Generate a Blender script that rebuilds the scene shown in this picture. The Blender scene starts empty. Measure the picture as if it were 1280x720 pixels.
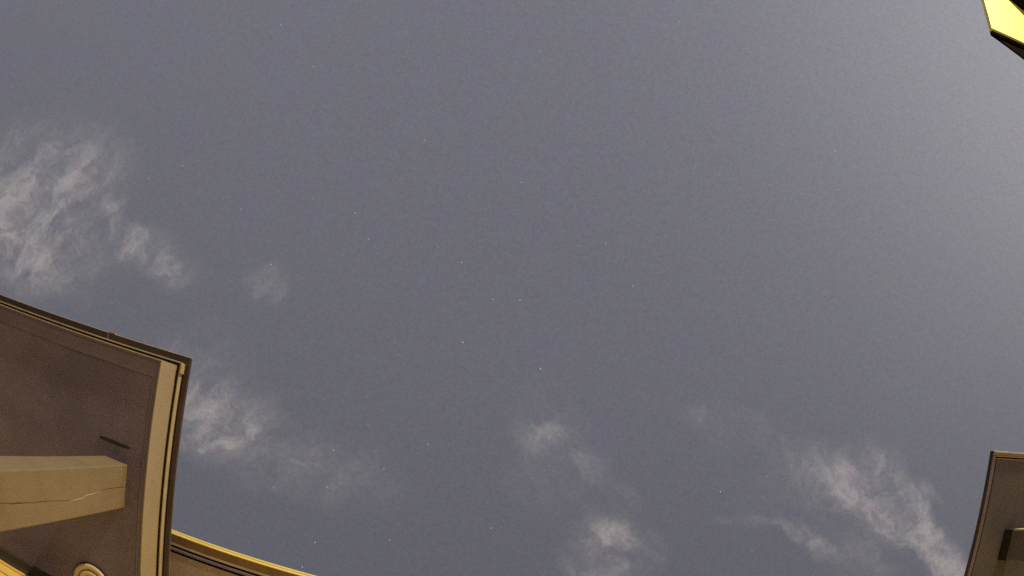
import bpy, bmesh, math, random
import numpy as np
from mathutils import Vector, Matrix

scene = bpy.context.scene
random.seed(7)
# ------------------------------------------------------------------ camera
# Wide lens looking almost straight up.  The lens curve and the direction of the zenith were solved from
# the straight edges of the eaves (two horizontal directions at right angles, plus the post's verticals).
K1, K3, ZX, ZY, AZ = .599, .0855, 509.6055, 543.6549, .1828
CZ = 0.5                                            # camera height above the ground
def cam_ray(px, py):
    x, y = px - 640.0, -(py - 360.0)
    r = math.hypot(x, y); q = r / 600.0; th = K1*q + K3*q**3
    s = math.sin(th) / max(r, 1e-9)
    return Vector((x*s, y*s, -math.cos(th)))
_u = cam_ray(ZX, ZY)
_e = (Vector((1, 0, 0)) - _u*_u.x).normalized()
_g = _u.cross(_e)
_a = (_e*math.cos(AZ) + _g*math.sin(AZ)).normalized()
_b = _u.cross(_a).normalized()
M3 = Matrix((_a, _b, _u))                           # camera axes -> world axes
def ray(px, py): return M3 @ cam_ray(px, py)
def at(px, py, H):                                  # point of a pixel's ray at height H above the camera
    r = ray(px, py); return Vector((r.x*H/r.z, r.y*H/r.z, CZ + H))

cd = bpy.data.cameras.new('camera')
cd.type = 'PANO'
cd.panorama_type = 'FISHEYE_LENS_POLYNOMIAL'
cd.sensor_fit = 'HORIZONTAL'; cd.sensor_width = 36.0; cd.sensor_height = 20.25
cd.fisheye_fov = math.radians(170)
mm = 600 * 36.0 / 1280
cd.fisheye_polynomial_k0 = 0; cd.fisheye_polynomial_k1 = -K1/mm; cd.fisheye_polynomial_k2 = 0
cd.fisheye_polynomial_k3 = -K3/mm**3; cd.fisheye_polynomial_k4 = 0
cd.clip_start = .01; cd.clip_end = 20000
cam = bpy.data.objects.new('camera', cd)
cam.matrix_world = Matrix.Translation((0, 0, CZ)) @ M3.to_4x4()
scene.collection.objects.link(cam)
scene.camera = cam

# ------------------------------------------------------------------ night sky
world = bpy.data.worlds.new('World'); scene.world = world; world.use_nodes = True
world.cycles.sampling_method = 'NONE'              # the sky is nearly even
nt = world.node_tree; nt.nodes.clear()
class NT:
    def __init__(s, nt): s.nt = nt
    def n(s, t, **kw):
        o = s.nt.nodes.new(t)
        for k, v in kw.items(): setattr(o, k, v)
        return o
    def put(s, sock, v):
        if isinstance(v, bpy.types.NodeSocket): s.nt.links.new(v, sock)
        else: sock.default_value = v
    def m(s, op, a, b=None, c=None, clamp=False):
        o = s.n('ShaderNodeMath', operation=op, use_clamp=clamp)
        for i, v in enumerate((a, b, c)):
            if v is not None: s.put(o.inputs[i], v)
        return o.outputs[0]
    def v(s, op, a, b=None, scale=None):
        o = s.n('ShaderNodeVectorMath', operation=op)
        s.put(o.inputs[0], a)
        if b is not None: s.put(o.inputs[1], b)
        if scale is not None: s.put(o.inputs[3], scale)
        return o.outputs['Value'] if op in ('DOT_PRODUCT', 'LENGTH') else o.outputs[0]
    def step(s, x, lo, hi, a=0., b=1.):
        o = s.n('ShaderNodeMapRange', interpolation_type='SMOOTHSTEP')
        for i, v in enumerate((x, lo, hi, a, b)): s.put(o.inputs[i], v)
        return o.outputs[0]
    def noise(s, vec, scale, detail=4, rough=.55, dist=0., lac=2.):
        o = s.n('ShaderNodeTexNoise'); o.inputs['Scale'].default_value = scale
        o.inputs['Detail'].default_value = detail; o.inputs['Roughness'].default_value = rough
        o.inputs['Distortion'].default_value = dist; o.inputs['Lacunarity'].default_value = lac
        s.put(o.inputs['Vector'], vec); return o
    def mix(s, f, a, b, blend='MIX'):
        o = s.n('ShaderNodeMix', data_type='RGBA', blend_type=blend)
        s.put(o.inputs[0], f); s.put(o.inputs[6], a); s.put(o.inputs[7], b); return o.outputs[2]

MOON = Vector((.80, -.42, .43)).normalized()
T = NT(nt)
D = T.n('ShaderNodeTexCoord').outputs['Generated']
nishita = T.n('ShaderNodeTexSky', sky_type='NISHITA', sun_disc=False)
nishita.sun_elevation = math.asin(MOON.z); nishita.sun_rotation = math.atan2(MOON.x, MOON.y)
nishita.air_density = 1.0; nishita.dust_density = 2.0
sky = T.v('SCALE', nishita.outputs[0], scale=.0013)                 # moonlit air
glow_dir = Vector((.66, -.62, .42)).normalized()                    # town glow low over one side
t = T.m('MAXIMUM', T.v('DOT_PRODUCT', D, tuple(glow_dir)), 0.)
t = T.m('POWER', t, 9.5)
south = T.m('MULTIPLY_ADD', T.v('DOT_PRODUCT', D, (0., -1., 0.)), .064, .1325)
sky = T.v('ADD', sky, T.v('SCALE', (.985, .982, 1.165), scale=south))
sky = T.v('ADD', sky, T.v('SCALE', (.147, .141, .143), scale=t))
# conformal sky coordinates about a fixed direction, for clouds
F_, R_, U_ = -Vector(M3.col[2]), Vector(M3.col[0]), Vector(M3.col[1])
den = T.m('ADD', T.m('MAXIMUM', T.v('DOT_PRODUCT', D, tuple(F_)), -.9), 1.)
cx = T.n('ShaderNodeCombineXYZ')
T.put(cx.inputs[0], T.m('DIVIDE', T.v('DOT_PRODUCT', D, tuple(R_)), den))
T.put(cx.inputs[1], T.m('DIVIDE', T.v('DOT_PRODUCT', D, tuple(U_)), den))
Q = cx.outputs[0]
def qpos(px, py):
    r = cam_ray(px, py); d = 1 - r.z
    return Vector((r.x/d, r.y/d, 0))
warp = T.noise(Q, 26, 6, .62)
Qw = T.v('ADD', Q, T.v('SCALE', T.v('SUBTRACT', warp.outputs['Color'], (.5, .5, .5)), scale=.034))
# cloud patches: centre, end of the long half axis, half width, strength (sky positions measured in the photograph)
PATCH = [((55, 265), (150, 205), 92, .92), ((100, 205), (165, 195), 38, .45), ((40, 300), (120, 330), 50, .45), ((20, 200), (60, 165), 45, .4),
         ((160, 292), (135, 250), 20, .65), ((195, 322), (245, 345), 30, .8), ((212, 335), (222, 368), 18, .4),
         ((335, 352), (362, 366), 22, .85),
         ((255, 470), (300, 425), 60, .60), ((265, 525), (345, 505), 48, .68), ((335, 562), (480, 610), 52, .74), ((200, 435), (230, 440), 24, .3),
         ((672, 545), (705, 552), 24, .62), ((695, 580), (650, 625), 60, .46), ((742, 585), (760, 603), 22, .62), ((680, 515), (640, 490), 36, .2), ((775, 620), (800, 640), 18, .40),
         ((752, 665), (770, 635), 44, .6), ((765, 700), (825, 685), 55, .88),
         ((1010, 575), (955, 548), 28, .55), ((1055, 595), (1125, 585), 40, .62), ((1105, 625), (1060, 585), 40, .92), ((1120, 632), (1160, 650), 26, .9),
         ((1150, 665), (1120, 605), 22, .95), ((1185, 712), (1150, 650), 24, 1.2), ((1075, 665), (1130, 700), 52, .36), ((1090, 700), (1040, 730), 45, .30),
         ((930, 652), (965, 655), 9, .60), ((1010, 672), (1045, 700), 14, .95), ((985, 660), (960, 652), 10, .6),
         ((1163, 609), (1178, 624), 9, .8), ((1183, 629), (1190, 632), 5, .35), ((870, 510), (860, 530), 16, .40), ((915, 530), (955, 545), 32, .34), ((845, 498), (855, 505), 10, .18),
         ((1205, 20), (1235, 60), 32, .25), ((960, 610), (985, 560), 28, .16)]
mask = None
for (c, p, w, s) in PATCH:
    c0, p0 = qpos(*c), qpos(*p)
    ax = (p0 - c0); L = ax.length*1.12; ax.normalize(); bx_ = Vector((-ax.y, ax.x, 0))
    W_ = w * (qpos(c[0] + 1, c[1]) - qpos(c[0] - 1, c[1])).length / 2
    r = T.v('SUBTRACT', Qw, tuple(c0))
    uu = T.v('DOT_PRODUCT', r, tuple(ax / L)); vv = T.v('DOT_PRODUCT', r, tuple(bx_ / W_))
    d2 = T.m('ADD', T.m('MULTIPLY', uu, uu), T.m('MULTIPLY', vv, vv))
    g = T.step(d2, 0., 1.5, s, 0.)
    mask = g if mask is None else T.m('ADD', mask, g)
mask = T.m('MINIMUM', mask, 1.25)
def streaks(deg, seed):                     # fibres drawn out along one direction
    rot = T.n('ShaderNodeMapping', vector_type='TEXTURE'); T.put(rot.inputs[0], Qw)
    rot.inputs['Location'].default_value = (seed, 0, 0)
    rot.inputs['Rotation'].default_value = (0, 0, math.radians(deg)); rot.inputs['Scale'].default_value = (1.9, .72, 1)
    return T.noise(rot.outputs[0], 36, 8, .64, .45).outputs[0]
side = T.step(cx.inputs[0].links[0].from_socket, -.10, .06)
fb = T.m('ADD', T.m('MULTIPLY', streaks(33, 0.), T.m('SUBTRACT', 1., side)), T.m('MULTIPLY', streaks(-48, .31), side))
fb2 = T.noise(Qw, 95, 6, .66, .8).outputs[0]
fbm = T.m('ADD', T.m('MULTIPLY', fb, .70), T.m('MULTIPLY', fb2, .30))
dens = T.m('MULTIPLY', mask, T.step(T.m('ADD', fbm, T.m('MULTIPLY', mask, .07)), .345, .86), clamp=True)
thick = T.step(dens, .1, 1.0, .80, 1.30)
cloud_col = T.v('ADD', T.v('SCALE', sky, scale=.86), T.v('SCALE', (.160, .136, .122), scale=thick))
sky = T.mix(T.m('MINIMUM', dens, .97), sky, cloud_col)
# faint mottling, large, and fine like sensor grain
big = T.noise(Q, 5, 3, .5).outputs[0]
sky = T.v('SCALE', sky, scale=T.m('ADD', .975, T.m('MULTIPLY', big, .05)))
fine = T.noise(T.v('SCALE', Q, scale=1.), 520, 2, .9)
sky = T.v('MULTIPLY', sky, T.v('ADD', (.60, .60, .60), T.v('SCALE', fine.outputs['Color'], scale=.80)))
bg = T.n('ShaderNodeBackground'); T.put(bg.inputs[0], sky); bg.inputs[1].default_value = 1.0
wo = T.n('ShaderNodeOutputWorld'); nt.links.new(bg.outputs[0], wo.inputs[0])

sl = bpy.data.lights.new('moon', 'SUN'); sl.energy = .2; sl.angle = math.radians(.5); sl.color = (1, .97, .92)
so = bpy.data.objects.new('moon', sl); so.rotation_euler = (-MOON).to_track_quat('-Z', 'Y').to_euler(); so.location = MOON*50
scene.collection.objects.link(so)

vs = scene.view_settings
vs.view_transform = 'Standard'; vs.look = 'None'; vs.exposure = 0; vs.gamma = 1; vs.use_curve_mapping = False
scene.render.engine = 'CYCLES'
scene.cycles.use_denoising = False
scene.cycles.max_bounces = 8; scene.cycles.diffuse_bounces = 5
scene.cycles.sample_clamp_indirect = 1.5
scene.cycles.caustics_reflective = False; scene.cycles.caustics_refractive = False; scene.cycles.blur_glossy = 1.0

# ------------------------------------------------------------------ materials
def mat(name, c1, c2, scale=6., rough=.7, bump=.0, bscale=80., metal=0., detail=6, c3=None, s3=1.2, t3=(.55, .75), spec=.4, grit=0.):
    m = bpy.data.materials.new(name); m.use_nodes = True
    N = NT(m.node_tree); m.node_tree.nodes.clear()
    P = N.n('ShaderNodeTexCoord').outputs['Object']
    col = N.mix(N.step(N.noise(P, scale, detail, .62, .4).outputs[0], .32, .68), (*c1, 1), (*c2, 1))
    if c3: col = N.mix(N.step(N.noise(P, s3, 7, .65, .8).outputs[0], t3[0], t3[1]), col, (*c3, 1))
    if grit:                                # sandy grain of the finish
        gv = N.step(N.noise(P, 190, 3, .8).outputs[0], .25, .75, 1 - grit, 1 + grit)
        col = N.v('SCALE', col, scale=gv)
    b = N.n('ShaderNodeBsdfPrincipled'); N.put(b.inputs['Base Color'], col)
    b.inputs['Metallic'].default_value = metal
    b.inputs['Specular IOR Level'].default_value = spec
    N.put(b.inputs['Roughness'], N.step(N.noise(P, scale*2.3, 4, .6).outputs[0], .2, .8, rough-.1, min(1, rough+.1)))
    if bump:
        bp = N.n('ShaderNodeBump'); bp.inputs['Strength'].default_value = bump; bp.inputs['Distance'].default_value = .004
        N.put(bp.inputs['Height'], N.noise(P, bscale, 6, .7).outputs[0]); N.put(b.inputs['Normal'], bp.outputs[0])
    o = N.n('ShaderNodeOutputMaterial'); N.nt.links.new(b.outputs[0], o.inputs[0])
    return m
def emit(name, c, s):
    m = bpy.data.materials.new(name); m.use_nodes = True; N = NT(m.node_tree); m.node_tree.nodes.clear()
    e = N.n('ShaderNodeEmission'); e.inputs[0].default_value = (*c, 1); e.inputs[1].default_value = s
    o = N.n('ShaderNodeOutputMaterial'); N.nt.links.new(e.outputs[0], o.inputs[0]); m.cycles.emission_sampling = 'NONE'; return m
MT = dict(
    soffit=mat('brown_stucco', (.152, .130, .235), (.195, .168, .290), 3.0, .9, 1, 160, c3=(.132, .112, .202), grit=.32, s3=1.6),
    soffit2=mat('darker_brown_stucco', (.070, .067, .100), (.095, .088, .125), 3.2, .9, 1, 160, c3=(.070, .063, .085), s3=1.8, grit=.32),  # same brown stucco in a darker tone
    border=mat('brown_trim_paint', (.138, .116, .195), (.170, .145, .240), 5, .8, .4, 120, grit=.25),
    tan=mat('tan_paint', (.29, .238, .158), (.32, .262, .175), 4, .6, .25, 60, c3=(.265, .213, .14), s3=2.5),
    post=mat('tan_post_paint', (.185, .143, .092), (.21, .163, .105), 5, .65, .4, 50, c3=(.155, .117, .075), s3=3., grit=.14),
    brown=mat('dark_brown_metal', (.042, .029, .032), (.062, .042, .045), 9, .55, .2, 60),
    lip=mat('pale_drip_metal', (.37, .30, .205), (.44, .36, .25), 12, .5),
    black=mat('black_shade', (.008, .006, .005), (.014, .011, .009), 9, .9),  # near black that paints shade into gaps and rims
    umber=mat('umber_metal', (.028, .022, .024), (.042, .032, .034), 9, .6, .2, 60),
    dull=mat('dull_metal', (.16, .125, .115), (.20, .16, .15), 12, .6),  # duller, browner metal than the pale lip
    gold=mat('gold_highlight_enamel', (.80, .66, .22), (.86, .71, .26), 12, .35, spec=.6),  # gold paint also holds the lamp's highlight on the beads
    ochre=mat('dull_ochre_enamel', (.30, .20, .035), (.36, .24, .05), 12, .5),
    gutter=mat('brown_gutter_enamel', (.13, .080, .045), (.175, .11, .06), 10, .6, .2, 80),
    eave=mat('taupe_soffit_paint', (.28, .232, .25), (.33, .278, .30), 5, .85, .5, 120, grit=.22),
    clap=mat('ochre_clapboard_paint', (.78, .58, .14), (.85, .62, .18), 6, .55, .3, 40, c3=(.66, .44, .11), s3=2.2),
    wallcore=mat('dark_sheathing', (.035, .03, .032), (.05, .042, .043), 5, .9),
    shingle=mat('charcoal_shingle', (.03, .028, .027), (.055, .05, .048), 14, .95, 1, 60),
    yellow=mat('pale_yellow_soffit_paint', (.60, .63, .235), (.62, .65, .245), 3, .6),
    olive=mat('olive_trim_paint', (.050, .046, .018), (.065, .058, .024), 10, .6),
    night=mat('unlit_black_timber', (.004, .0033, .003), (.007, .0055, .005), 7, .95, spec=.03),  # darkness of the unlit wall and roof edge put into the colour
    glass=mat('frosted_glass', (.62, .52, .34), (.70, .60, .42), 20, .35, spec=.5),
    ring=mat('cream_enamel', (.55, .45, .30), (.62, .52, .36), 16, .45),
    crack=mat('dark_crack', (.055, .040, .027), (.09, .065, .045), 30, .9),
    caulk=mat('pale_caulk', (.36, .29, .22), (.44, .36, .27), 30, .6),
    ground=mat('dry_lawn', (.045, .055, .022), (.085, .085, .04), 2.2, .95, 1, 30, c3=(.10, .085, .055), s3=.4),
    paving=mat('concrete_paving', (.37, .35, .33), (.43, .41, .385), 3, .9, .5, 90, c3=(.30, .285, .265), s3=1.),
    pole=mat('black_powder_coat', (.02, .02, .02), (.035, .033, .03), 12, .5),
    star=emit('starlight', (1, .97, .95), .52), star2=emit('faint_starlight', (.95, .97, 1), .31),
    bulb=emit('lamp_glass', (1, .74, .30), 6),
)

# ------------------------------------------------------------------ building helpers
COL = scene.collection
def empty(name, loc, label=None, cat=None, group=None):
    o = bpy.data.objects.new(name, None); o.location = loc; o.empty_display_size = .2; COL.objects.link(o)
    return tag(o, label, cat, group)
def tag(o, label=None, cat=None, group=None, kind=None):
    for k, v in (('label', label), ('category', cat), ('group', group), ('kind', kind)):
        if v: o[k] = v
    return o
def wloc(o):
    p = Vector((0, 0, 0))
    while o: p += o.location; o = o.parent
    return p
def obj(name, bm, m, parent=None, smooth=False):
    off = wloc(parent)
    if parent: bmesh.ops.translate(bm, vec=-off, verts=bm.verts)
    bmesh.ops.recalc_face_normals(bm, faces=bm.faces)
    me = bpy.data.meshes.new(name); bm.to_mesh(me); bm.free()
    me.materials.append(MT[m])
    if smooth:
        for p in me.polygons: p.use_smooth = True
    o = bpy.data.objects.new(name, me); COL.objects.link(o); o.parent = parent
    return o
def addbox(bm, lo, hi, bev=0.):
    vs_ = [bm.verts.new((x, y, z)) for x in (lo[0], hi[0]) for y in (lo[1], hi[1]) for z in (lo[2], hi[2])]
    fs = [bm.faces.new([vs_[i] for i in f]) for f in ((0,1,3,2),(4,6,7,5),(0,4,5,1),(2,3,7,6),(0,2,6,4),(1,5,7,3))]
    if bev:
        es = list({e for f in fs for e in f.edges})
        bmesh.ops.bevel(bm, geom=es, offset=bev, segments=2, affect='EDGES', profile=.6)
def box(name, lo, hi, m, parent=None, bev=0.):
    bm = bmesh.new(); addbox(bm, lo, hi, bev); return obj(name, bm, m, parent)
def prism_x(bm, prof, x0, x1):              # closed (y, z) outline swept along x
    A = [bm.verts.new((x0, y, z)) for y, z in prof]; B = [bm.verts.new((x1, y, z)) for y, z in prof]
    n = len(prof); bm.faces.new(A); bm.faces.new(B[::-1])
    for i in range(n): bm.faces.new((A[i], B[i], B[(i+1) % n], A[(i+1) % n]))
def prism_z(bm, pts, z0, z1):               # closed (x, y) outline extruded upwards
    A = [bm.verts.new((x, y, z0)) for x, y in pts]; B = [bm.verts.new((x, y, z1)) for x, y in pts]
    n = len(pts); bm.faces.new(A); bm.faces.new(B[::-1])
    for i in range(n): bm.faces.new((A[i], B[i], B[(i+1) % n], A[(i+1) % n]))
def lathe(bm, prof, c, seg=40):             # (radius, z) outline about a vertical axis
    rows = []
    for r, z in prof:
        rows.append([bm.verts.new((c[0] + max(r, 1e-4)*math.cos(2*math.pi*i/seg), c[1] + max(r, 1e-4)*math.sin(2*math.pi*i/seg), z)) for i in range(seg)])
    for a, b in zip(rows, rows[1:]):
        for i in range(seg): bm.faces.new((a[i], a[(i+1) % seg], b[(i+1) % seg], b[i]))
def part(name, fn, m, parent, smooth=False):
    bm = bmesh.new(); fn(bm); return obj(name, bm, m, parent, smooth)

def hip(bm, x0, x1, y0, y1, z0, rise, run):     # y0 is the eave side
    ry = run if y1 > y0 else -run
    A = [bm.verts.new(p) for p in ((x0, y0, z0), (x1, y0, z0), (x1, y1, z0), (x0, y1, z0))]
    B = [bm.verts.new(p) for p in ((x0 + run, y0 + ry, z0 + rise), (x1 - run, y0 + ry, z0 + rise), (x1 - run, y1, z0 + rise), (x0 + run, y1, z0 + rise))]
    bm.faces.new(A); bm.faces.new(B)
    for i in range(4): bm.faces.new((A[i], A[(i+1) % 4], B[(i+1) % 4], B[i]))
# ------------------------------------------------------------------ ground
g = box('ground', (-300, -300, -.3), (300, 300, 0), 'ground'); tag(g, kind='structure')
pv = box('paving', (-6.5, -8.5, -.1), (8.5, .985, .03), 'paving'); tag(pv, kind='structure')

S = CZ + 2.4                                # height of the porch soffits
WY = 1.0164                                 # face of the house wall
ES = CZ + 2.85                              # height of the main eave's soffit

# ------------------------------------------------------------------ house behind the porches
house = empty('house', (0, WY, 0), 'ochre clapboard house wall whose dark eave carries a gold-lit gutter', 'house')
HX0, HX1 = -6.4, 8.4
wall = box('wall', (HX0, WY + .02, 0), (HX1, WY + .22, ES - .004), 'wallcore', house)
nb = 0; z = S - .045
cl_me = None
rows_z = [S - .045 + .1*k for k in range(-28, 5)]
for zz in rows_z:                           # lapped boards, each thicker at its lower edge
    def f(bm):
        prism_x(bm, [(WY + .0195, zz + .112), (WY + .010, zz + .112), (WY - .004, zz + .003), (WY - .002, zz), (WY + .0195, zz)], HX0, HX1)
    if cl_me is None:
        bm = bmesh.new(); f(bm); bmesh.ops.translate(bm, vec=(0, 0, -zz), verts=bm.verts)
        o = obj('clapboard', bm, 'clap', wall); cl_me = o.data; o.location.z = zz
    else:
        o = bpy.data.objects.new('clapboard', cl_me); COL.objects.link(o); o.parent = wall; o.location.z = zz
EY = .2605*2.85                             # outer edge of the main soffit
sf = box('eave_soffit', (HX0 - .3, EY, ES), (HX1 + .3, WY + .2, ES + .012), 'eave', house)
# fascia standing behind the gutter, with its lower edge showing as a thin line
box('eave_fascia', (HX0 - .3, EY - .022, ES - .004), (HX1 + .3, EY - .012, ES + .13), 'border', house)
box('shade_strip', (HX0 - .3, EY - .0115, ES + .014), (HX1 + .3, EY - .0005, ES + .03), 'black', house)  # black strip painting the shade between fascia and soffit
GY, GB = .660, ES + .010
gut = part('gutter', lambda bm: prism_x(bm, [(GY + .003, GB), (.7000, GB), (.7000, GB + .10), (.696, GB + .10), (.696, GB + .004), (GY + .007, GB + .004), (GY + .007, GB + .058), (GY + .003, GB + .058)], HX0 - .3, HX1 + .3), 'gutter', house)
part('gutter_back_flange', lambda bm: prism_x(bm, [(.7003, GB - .004), (.7095, GB - .004), (.7095, GB + .1), (.7003, GB + .1)], HX0 - .3, HX1 + .3), 'lip', gut)
part('gutter_front', lambda bm: prism_x(bm, [(GY, GB + .019), (GY + .0028, GB + .019), (GY + .0028, GB + .046), (GY, GB + .046)], HX0 - .3, HX1 + .3), 'ochre', gut)
def bead(z0, z1):                           # rolled edge standing proud of the gutter's front
    return lambda bm: prism_x(bm, [(GY - .0005, z0), (GY - .0045, z0 + .003), (GY - .0060, (z0 + z1)/2), (GY - .0045, z1 - .003), (GY - .0005, z1), (GY + .0026, z1), (GY + .0026, z0)], HX0 - .3, HX1 + .3)
part('gutter_bead', bead(GB + .001, GB + .0145), 'gold', gut)
part('gutter_bead', bead(GB + .047, GB + .058), 'gold', gut)
def roof(bm):
    z0 = ES + .14; y0 = EY - .03; yr = 5.2; zr = z0 + .42*(yr - y0); y1 = 2*yr - y0
    prism_x(bm, [(y0, z0), (yr, zr), (y1, z0), (y1, z0 - .03), (yr, zr - .03), (y0, z0 - .03)], HX0 - .35, HX1 + .35)
part('roof', roof, 'shingle', house)
box('back_wall', (HX0, 9.2, 0), (HX1, 9.4, ES), 'wallcore', house)
for x in (HX0, HX1 - .2):
    part('gable_wall', lambda bm: (lambda pts: [bm.faces.new([bm.verts.new((xx, y, z)) for y, z in pts]) for xx in (x, x + .2)])([(WY + .23, 0), (9.19, 0), (9.19, ES + .05), (5.2, ES + 1.85), (WY + .23, ES + .05)]), 'wallcore', house)

# ------------------------------------------------------------------ porch with the lit fascia and post
FX, FY = -.3615*2.4, -.0317                 # outer faces of the side and front fascia
PX0 = -4.6
porch = empty('porch', (FX, 0, 0), 'brown porch roof corner with wide tan side fascia and square tan post', 'porch', None)
BK = WY - .0045
def ring_l(bm, o0, o1, z0, z1):             # L-shaped strip along the front and the side between two outward offsets
    # front run stops at the mitred corner with the side run: one outline
    prism_z(bm, [(PX0, FY - o1), (FX + o1, FY - o1), (FX + o1, BK), (FX + o0, BK), (FX + o0, FY - o0), (PX0, FY - o0)], z0, z1)
sof = box('soffit', (PX0, FY + .0642, S), (FX - .0225, BK, S + .012), 'soffit', porch)
part('border_board', lambda bm: ring_l(bm, -.0155, -.0042, S - .003, S + .02), 'border', sof)
part('border_board', lambda bm: prism_z(bm, [(PX0, FY + .0159), (FX - .0159, FY + .0159), (FX - .0159, BK), (FX - .0222, BK), (FX - .0222, FY + .0639), (PX0, FY + .0639)], S - .0055, S + .02), 'border', sof)
def crown(bm): prism_x(bm, [(BK, S - .001), (BK - .052, S - .001), (BK - .046, S - .008), (BK - .014, S - .014), (BK, S - .026)], PX0, FX - .025)
part('shade_moulding', crown, 'wallcore', sof)  # moulding widened and darkened to carry the shadow along the wall
part('fascia', lambda bm: ring_l(bm, -.004, 0, S - .006, S + .187), 'tan', porch)
part('shade_sheathing', lambda bm: ring_l(bm, -.05, .0105, S + .1875, S + .2232), 'black', porch)  # black colour stands for the shadow line under the roof overhang
part('fascia_bead', lambda bm: prism_x(bm, [(FY - .0004, S + .006), (FY - .0004, S - .001), (FY + .0036, S - .0075), (FY + .0036, S - .0062), (FY - .00005, S - .0062), (FY - .00005, S + .006)], PX0, FX - .001), 'lip', porch)
st = part('drip_strip', lambda bm: ring_l(bm, .0110, .0150, S + .1850, S + .2230), 'lip', porch)
box('corner_clip', (FX + .0154, FY - .0115, S + .178), (FX + .0225, FY + .026, S + .2225), 'lip', st, .003)
part('strip_bead', lambda bm: prism_x(bm, [(FY - .0160, S + .194), (FY - .0160, S + .190), (FY - .0120, S + .1835), (FY - .0112, S + .1835), (FY - .0112, S + .1848), (FY - .0152, S + .1848), (FY - .0152, S + .194)], PX0, FX + .014), 'lip', st)
rf = part('roof_edge', lambda bm: ring_l(bm, -.06, .0400, S + .2236, S + .2430), 'brown', porch)
part('edge_lip', lambda bm: prism_x(bm, [(FY - .0403, S + .2300), (FY - .0420, S + .2300), (FY - .0432, S + .2330), (FY - .0432, S + .2450), (FY - .0403, S + .2450)], PX0, FX + .0410), 'lip', rf)
part('edge_lip', lambda bm: addbox(bm, (FX + .0403, FY - .0400, S + .2395), (FX + .0414, BK, S + .2450)), 'dull', rf)
part('shade_strip', lambda bm: addbox(bm, (FX + .0152, FY + .03, S + .2222), (FX + .0225, BK, S + .2235)), 'black', rf)  # black strip painted as the drip strip's shadow on the underside
jx = at(138, 417, 2.63).x
box('edge_joint', (jx - .010, FY - .0432, S + .2215), (jx - .004, FY - .012, S + .2233), 'border', rf)
box('edge_joint_cap', (jx - .003, FY - .0475, S + .2285), (jx + .024, FY - .0434, S + .2475), 'lip', rf, .0015)
part('edge_joint', lambda bm: addbox(bm, (FX + .012, FY - .0145, S + .2222), (FX + .0395, FY - .0120, S + .2234)), 'border', rf)
part('roof', lambda bm: hip(bm, PX0, FX + .03, FY - .03, BK, S + .2440, .14, .6), 'shingle', porch)
part('deck', lambda bm: prism_x(bm, [(FY + .07, S + .20), (BK, S + .20), (BK, S + .24), (FY + .07, S + .24)], PX0, FX - .06), 'wallcore', porch)
# a short thin dark strip on the soffit beside the post
s0, s1 = at(125, 545, 2.4), at(163, 562, 2.4)
def streak(bm):
    n = 9; ys = .127*2.4
    pts = []
    for i in range(n):
        f = i/(n-1); w = .0026 + .0046*math.sin(math.pi*min(1, .12 + f*.86))**.7
        pts.append((s0.x + (s1.x - s0.x)*f, ys, w))
    prism_z(bm, [(x, y - w) for x, y, w in pts] + [(x, y + w) for x, y, w in pts[::-1]], S - .0012, S + .004)
part('soffit_streak', streak, 'umber', sof)

CX0, CX1, CY0, CY1 = -.4425*2.4, -.3975*2.4, .1525*2.4, .2205*2.4
def make_post(parent, x0, x1, y0, y1, m):
    p = part('post', lambda bm: addbox(bm, (x0, y0, .03), (x1, y1, S + .004), .004), m, parent)
    box('base_block', (x0 - .02, y0 - .02, .03), (x1 + .02, y1 + .02, .16), m, p, .006)
    return p
post = make_post(porch, CX0, CX1, CY0, CY1, 'post')
make_post(porch, -4.45, -4.342, CY0, CY1, 'post')
def on_face(px, py):                        # where the ray meets the post's face beside the fascia
    r = ray(px, py); k = CX1 / r.x; return Vector((CX1, r.y*k, CZ + r.z*k))
def ribbon(pts, w, proud):
    def f(bm):
        P = [on_face(*p) for p in pts]; Q_ = []
        for a, b in zip(P, P[1:]):
            for i in range(5): Q_.append(a.lerp(b, i/5))
        Q_.append(P[-1])
        L_ = []; R2 = []
        for i, q in enumerate(Q_):
            ww = w*(.35 + random.random()) * math.sin(math.pi*(i + .6)/(len(Q_) + .2))**.4
            dy = random.uniform(-.0012, .0012)
            L_.append((q.y + dy - ww, q.z)); R2.append((q.y + dy + ww, q.z))
        A = [(bm.verts.new((CX1 + proud, y, z)), bm.verts.new((CX1 + proud, y2, z2))) for (y, z), (y2, z2) in zip(L_, R2)]
        for (a, b), (c, d) in zip(A, A[1:]): bm.faces.new((a, b, d, c))
        ret = bmesh.ops.extrude_face_region(bm, geom=list(bm.faces))
        bmesh.ops.translate(bm, vec=(-proud - .001, 0, 0), verts=[v for v in ret['geom'] if isinstance(v, bmesh.types.BMVert)])
    return f
# the seam of the boxed post runs on down out of view
part('crack', ribbon([(-60, 634), (0, 629), (22, 629.3), (50, 627.2), (88, 625.3)], .0012, .0006), 'crack', post)
part('caulk_seam', ribbon([(86, 626.3), (103, 623.2), (107, 619.3), (127, 614.3)], .0017, .0010), 'caulk', post)
part('crack', ribbon([(127, 613.5), (134, 611), (157.5, 607.8)], .0012, .0006), 'crack', post)
part('nail_head', lambda bm: addbox(bm, tuple(on_face(151.6, 586.8) + Vector((-.002, -.0035, -.0035))), tuple(on_face(151.6, 586.8) + Vector((.002, .0035, .0035))), .001), 'lip', post)

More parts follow.
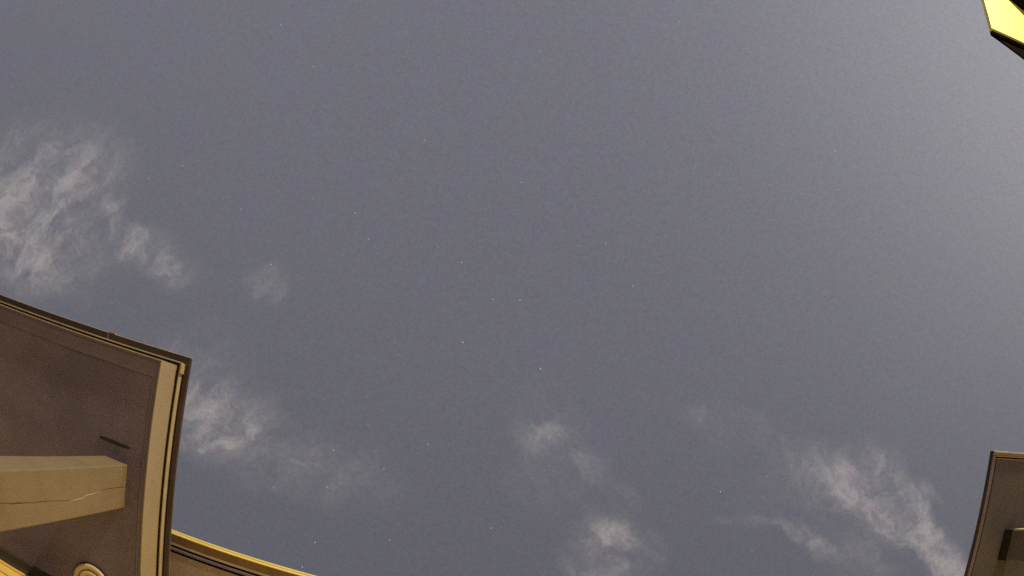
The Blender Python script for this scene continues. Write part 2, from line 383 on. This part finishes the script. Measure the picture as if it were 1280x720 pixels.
# round ceiling light near the wall
lx, ly = -.4545*2.4, .3790*2.4
cl = empty('ceiling_light', (lx, ly, S), 'unlit round cream light with stepped rings under the porch soffit', 'ceiling light')
part('shade_rim', lambda bm: lathe(bm, [(0, S - .001), (.0975, S - .001), (.0985, S - .006), (.0975, S - .008), (0, S - .008)], (lx, ly)), 'black', cl, True)  # black disc paints the shadow rim round the light
part('trim_ring', lambda bm: lathe(bm, [(.070, S - .009), (.0935, S - .009), (.094, S - .014), (.088, S - .022), (.079, S - .022), (.074, S - .017), (.070, S - .016), (.070, S - .009)], (lx, ly)), 'ring', cl, True)
part('inner_ring', lambda bm: lathe(bm, [(.046, S - .009), (.0665, S - .009), (.0665, S - .019), (.060, S - .027), (.053, S - .026), (.046, S - .018), (.046, S - .009)], (lx, ly)), 'ring', cl, True)
part('lens', lambda bm: lathe(bm, [(.0455, S - .009), (.0455, S - .016), (.036, S - .026), (.018, S - .032), (0, S - .033)], (lx, ly)), 'glass', cl, True)

# ------------------------------------------------------------------ the porch facing it
porch2 = empty('porch', (2.64, 0, 0), 'dim brown porch corner with a flat dark edge and a shadowed post top', 'porch')
X2 = 1.069*2.424; Y2 = -.0894*2.424; X3 = 7.2
def ring2(bm, o0, o1, z0, z1):              # inward offsets from the roof corner
    prism_z(bm, [(X3, Y2 + o0), (X2 + o0, Y2 + o0), (X2 + o0, BK), (X2 + o1, BK), (X2 + o1, Y2 + o1), (X3, Y2 + o1)], z0, z1)
part('roof_edge', lambda bm: ring2(bm, 0, .006, S + .004, S + .026), 'umber', porch2)
part('edge_trim', lambda bm: prism_z(bm, [(X3, Y2 + .0065), (X2 + .0065, Y2 + .0065), (X2 + .0065, BK), (X2 + .0340, BK), (X2 + .0340, Y2 + .0210), (X3, Y2 + .0210)], S - .0005, S + .024), 'border', porch2)
part('edge_lip', lambda bm: addbox(bm, (X2 + .005, Y2 - .004, S + .0125), (X3, Y2 - .0004, S + .027)), 'lip', porch2)
part('lit_edge_cap', lambda bm: prism_x(bm, [(Y2 - .0045, S + .012), (Y2 + .004, S - .0030), (Y2 + .0190, S - .0030), (Y2 + .0190, S - .0008), (Y2 - .0007, S + .0030), (Y2 - .0007, S + .012)], X2 + .007, X3), 'dull', porch2)  # lighter cap paints the lamplight along the front edge
part('drip_strip', lambda bm: addbox(bm, (X2 + .0345, Y2 + .0214, S - .003), (X3, Y2 + .0240, S + .02)), 'lip', porch2)
part('shade_strip', lambda bm: prism_z(bm, [(X3, Y2 + .0243), (X2 + .0343, Y2 + .0243), (X2 + .0343, BK), (X2 + .0445, BK), (X2 + .0445, Y2 + .0325), (X3, Y2 + .0325)], S + .015, S + .022), 'black', porch2)  # black strip painting the shade in the groove
part('drip_strip', lambda bm: addbox(bm, (X2 + .0448, Y2 + .0328, S - .002), (X3, Y2 + .0352, S + .02)), 'lip', porch2)
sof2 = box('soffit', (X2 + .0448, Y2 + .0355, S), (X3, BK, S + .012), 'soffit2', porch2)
part('deck', lambda bm: addbox(bm, (X2 + .007, Y2 + .007, S + .0243), (X3, BK, S + .0258)), 'wallcore', porch2)
part('roof', lambda bm: hip(bm, X2 + .01, X3, Y2 + .01, BK, S + .0265, .18, .6), 'shingle', porch2)
C2 = (1.1890*2.4, 1.1890*2.4 + .108, .0735*2.4, .1390*2.4)
p2 = make_post(porch2, *C2, 'soffit2')  # darker stucco colour stands in for the post's shaded face
box('lit_face_plate', (C2[0] + .003, C2[2] - .0045, .17), (C2[1] - .002, C2[2] - .0005, S - .076), 'lip', p2, .001)  # pale plate paints lamplight onto the post's front face
box('collar', (C2[0] - .004, C2[2] - .003, S - .075), (C2[1] + .004, C2[3] + .003, S - .002), 'black', p2, .002)  # dark block added to stand for shade at the post top
make_post(porch2, 6.9, 7.01, C2[2], C2[3], 'post')

# ------------------------------------------------------------------ floodlit eave of the house across the yard
NH = 4.5; NS = CZ + NH
nh = empty('house', (8, -8, 0), 'unlit timber house whose pale yellow eave soffit is lit brightly from below', 'house')
def k(x, y, H=NH): return (x*H, y*H)
c0 = k(1.1625, -1.109); slope = -.236
xr = 2.6
front = (c0[0] + 1.6, c0[1] + 1.6*slope)
WYN = -1.306*NH
part('eave_soffit', lambda bm: prism_z(bm, [(c0[0] + .007, c0[1] - .038), (front[0], front[1] - .038), (front[0], WYN), (11.5, WYN), (11.5, WYN - 3.0), (c0[0] + .007, WYN - 3.0)], NS, NS + .015), 'yellow', nh)
part('eave_trim', lambda bm: prism_z(bm, [c0, front, (front[0], front[1] - .0375), (c0[0] + .0065, c0[1] - .0375), (c0[0] + .0065, WYN - 3.0), (c0[0], WYN - 3.0)], NS - .004, NS + .055), 'olive', nh)
part('roof_edge', lambda bm: prism_z(bm, [(c0[0] + .045, c0[1] + .010), (11.6, c0[1] + .022), (11.6, WYN - 3.0), (c0[0] + .045, WYN - 3.0)], NS + .056, NS + .09), 'night', nh)
part('roof', lambda bm: hip(bm, c0[0] + .06, 11.6, c0[1] - .02, WYN - 3.0, NS + .091, .5, 2.0), 'shingle', nh)
nw = box('wall', (5.75, -12.6, 0), (11.3, WYN - .001, NS + .05), 'night', nh)

# ------------------------------------------------------------------ yard lamp between the houses
LX, LY, LZ = 3.0, -6.5, 2.60
lp = empty('lamp_post', (LX, LY, 0), 'black yard lamp post with a glowing amber globe beside the unlit house', 'lamp post')
part('base', lambda bm: lathe(bm, [(0, 0), (.13, 0), (.13, .05), (.08, .09), (.05, .22), (0, .22)], (LX, LY), 24), 'pole', lp, True)
part('pole', lambda bm: lathe(bm, [(.045, .2), (.036, LZ - .22), (0, LZ - .22)], (LX, LY), 20), 'pole', lp, True)
part('collar', lambda bm: lathe(bm, [(0, LZ - .24), (.07, LZ - .23), (.085, LZ - .17), (.06, LZ - .16), (0, LZ - .16)], (LX, LY), 24), 'pole', lp, True)
part('bulb', lambda bm: lathe(bm, [(.03, LZ - .16), (.05, LZ - .13), (.058, LZ - .09), (.05, LZ - .05), (.02, LZ - .03), (0, LZ - .028)], (LX, LY), 24), 'bulb', lp, True)
pl = bpy.data.lights.new('lamp_light', 'POINT'); pl.energy = 2400; pl.color = (1, .82, .53); pl.shadow_soft_size = .06
plo = bpy.data.objects.new('lamp_light', pl); COL.objects.link(plo); plo.parent = lp; plo.location = (0, 0, LZ + .06)

# ------------------------------------------------------------------ stars
ST1 = [(77,3.5),(351,31),(392,83),(15,108),(228,207),(186,223),(2,212),(676,64),(849,27),(531,175),(651.5,228),(1044,189),(444,266),(461,299),(577,328),(616,374),(757,304),
       (791,357.5),(578.5,428),(675.5,461),(339,330.5),(480,586),(417,563),(342,609),(409,609),(614,660),(900.5,614.5),(959,595.5),(940,689),(378,708.7),(487,675),(535,555),(1048,237),(301.5,261.5),(650,375),(394,678)]
ST2 = [(370,12),(280,182),(313,43),(322,53),(265,39),(140,43),(803.5,21),(767,70),(642,138),(795,138),(782.5,191.5),(648.5,208),(628.5,12),(527,89),(978,180),(879.5,180),(873,82),(1037,157),(1178,234),
       (503,335.5),(773,321),(771.5,383),(627,477),(600,301),(547.5,309),(527,308),(827,307.5),(723.5,307.5),(442,301.5),(285,247),(310,356),(255,359),(391,249),(366,616.5),(307.5,635.5),(460,530.5),(470,564.5),
       (446,578),(389,538),(369,489),(374,490.5),(390,427.5),(498,443),(349,589.5),(627,659),(799,490),(750,506.5),(805,550.5),(830,530),(665,598),(687,582),(767,618.5),(868.5,614),(839,650),(738,713),(617.5,531.5),
       (909,533),(953,553.5),(1039,505),(885,701),(530,551),(495,428)]
for _ in range(14): ST2.append((random.uniform(0, 1280), random.uniform(0, 560)))
def starfield(pts, rpx, m, name):
    R0 = 4000.0
    def f(bm):
        for p in pts:
            d = ray(*p); c = Vector((0, 0, CZ)) + d*R0; r = R0*rpx*.00105*random.uniform(.8, 1.2)
            vs_ = [bm.verts.new(c + Vector(v)*r) for v in ((1,0,0),(-1,0,0),(0,1,0),(0,-1,0),(0,0,1),(0,0,-1))]
            for a, b, e in ((0,2,4),(2,1,4),(1,3,4),(3,0,4),(2,0,5),(1,2,5),(3,1,5),(0,3,5)): bm.faces.new((vs_[a], vs_[b], vs_[e]))
    o = part(name, f, m, None)
    return o
o = starfield(ST1, .80, 'star', 'stars'); tag(o, 'brighter white stars scattered over the grey night sky', 'stars', kind='stuff')
o = starfield(ST2, .60, 'star2', 'stars'); tag(o, 'fainter bluish stars sprinkled thinly across the night sky', 'stars', kind='stuff')
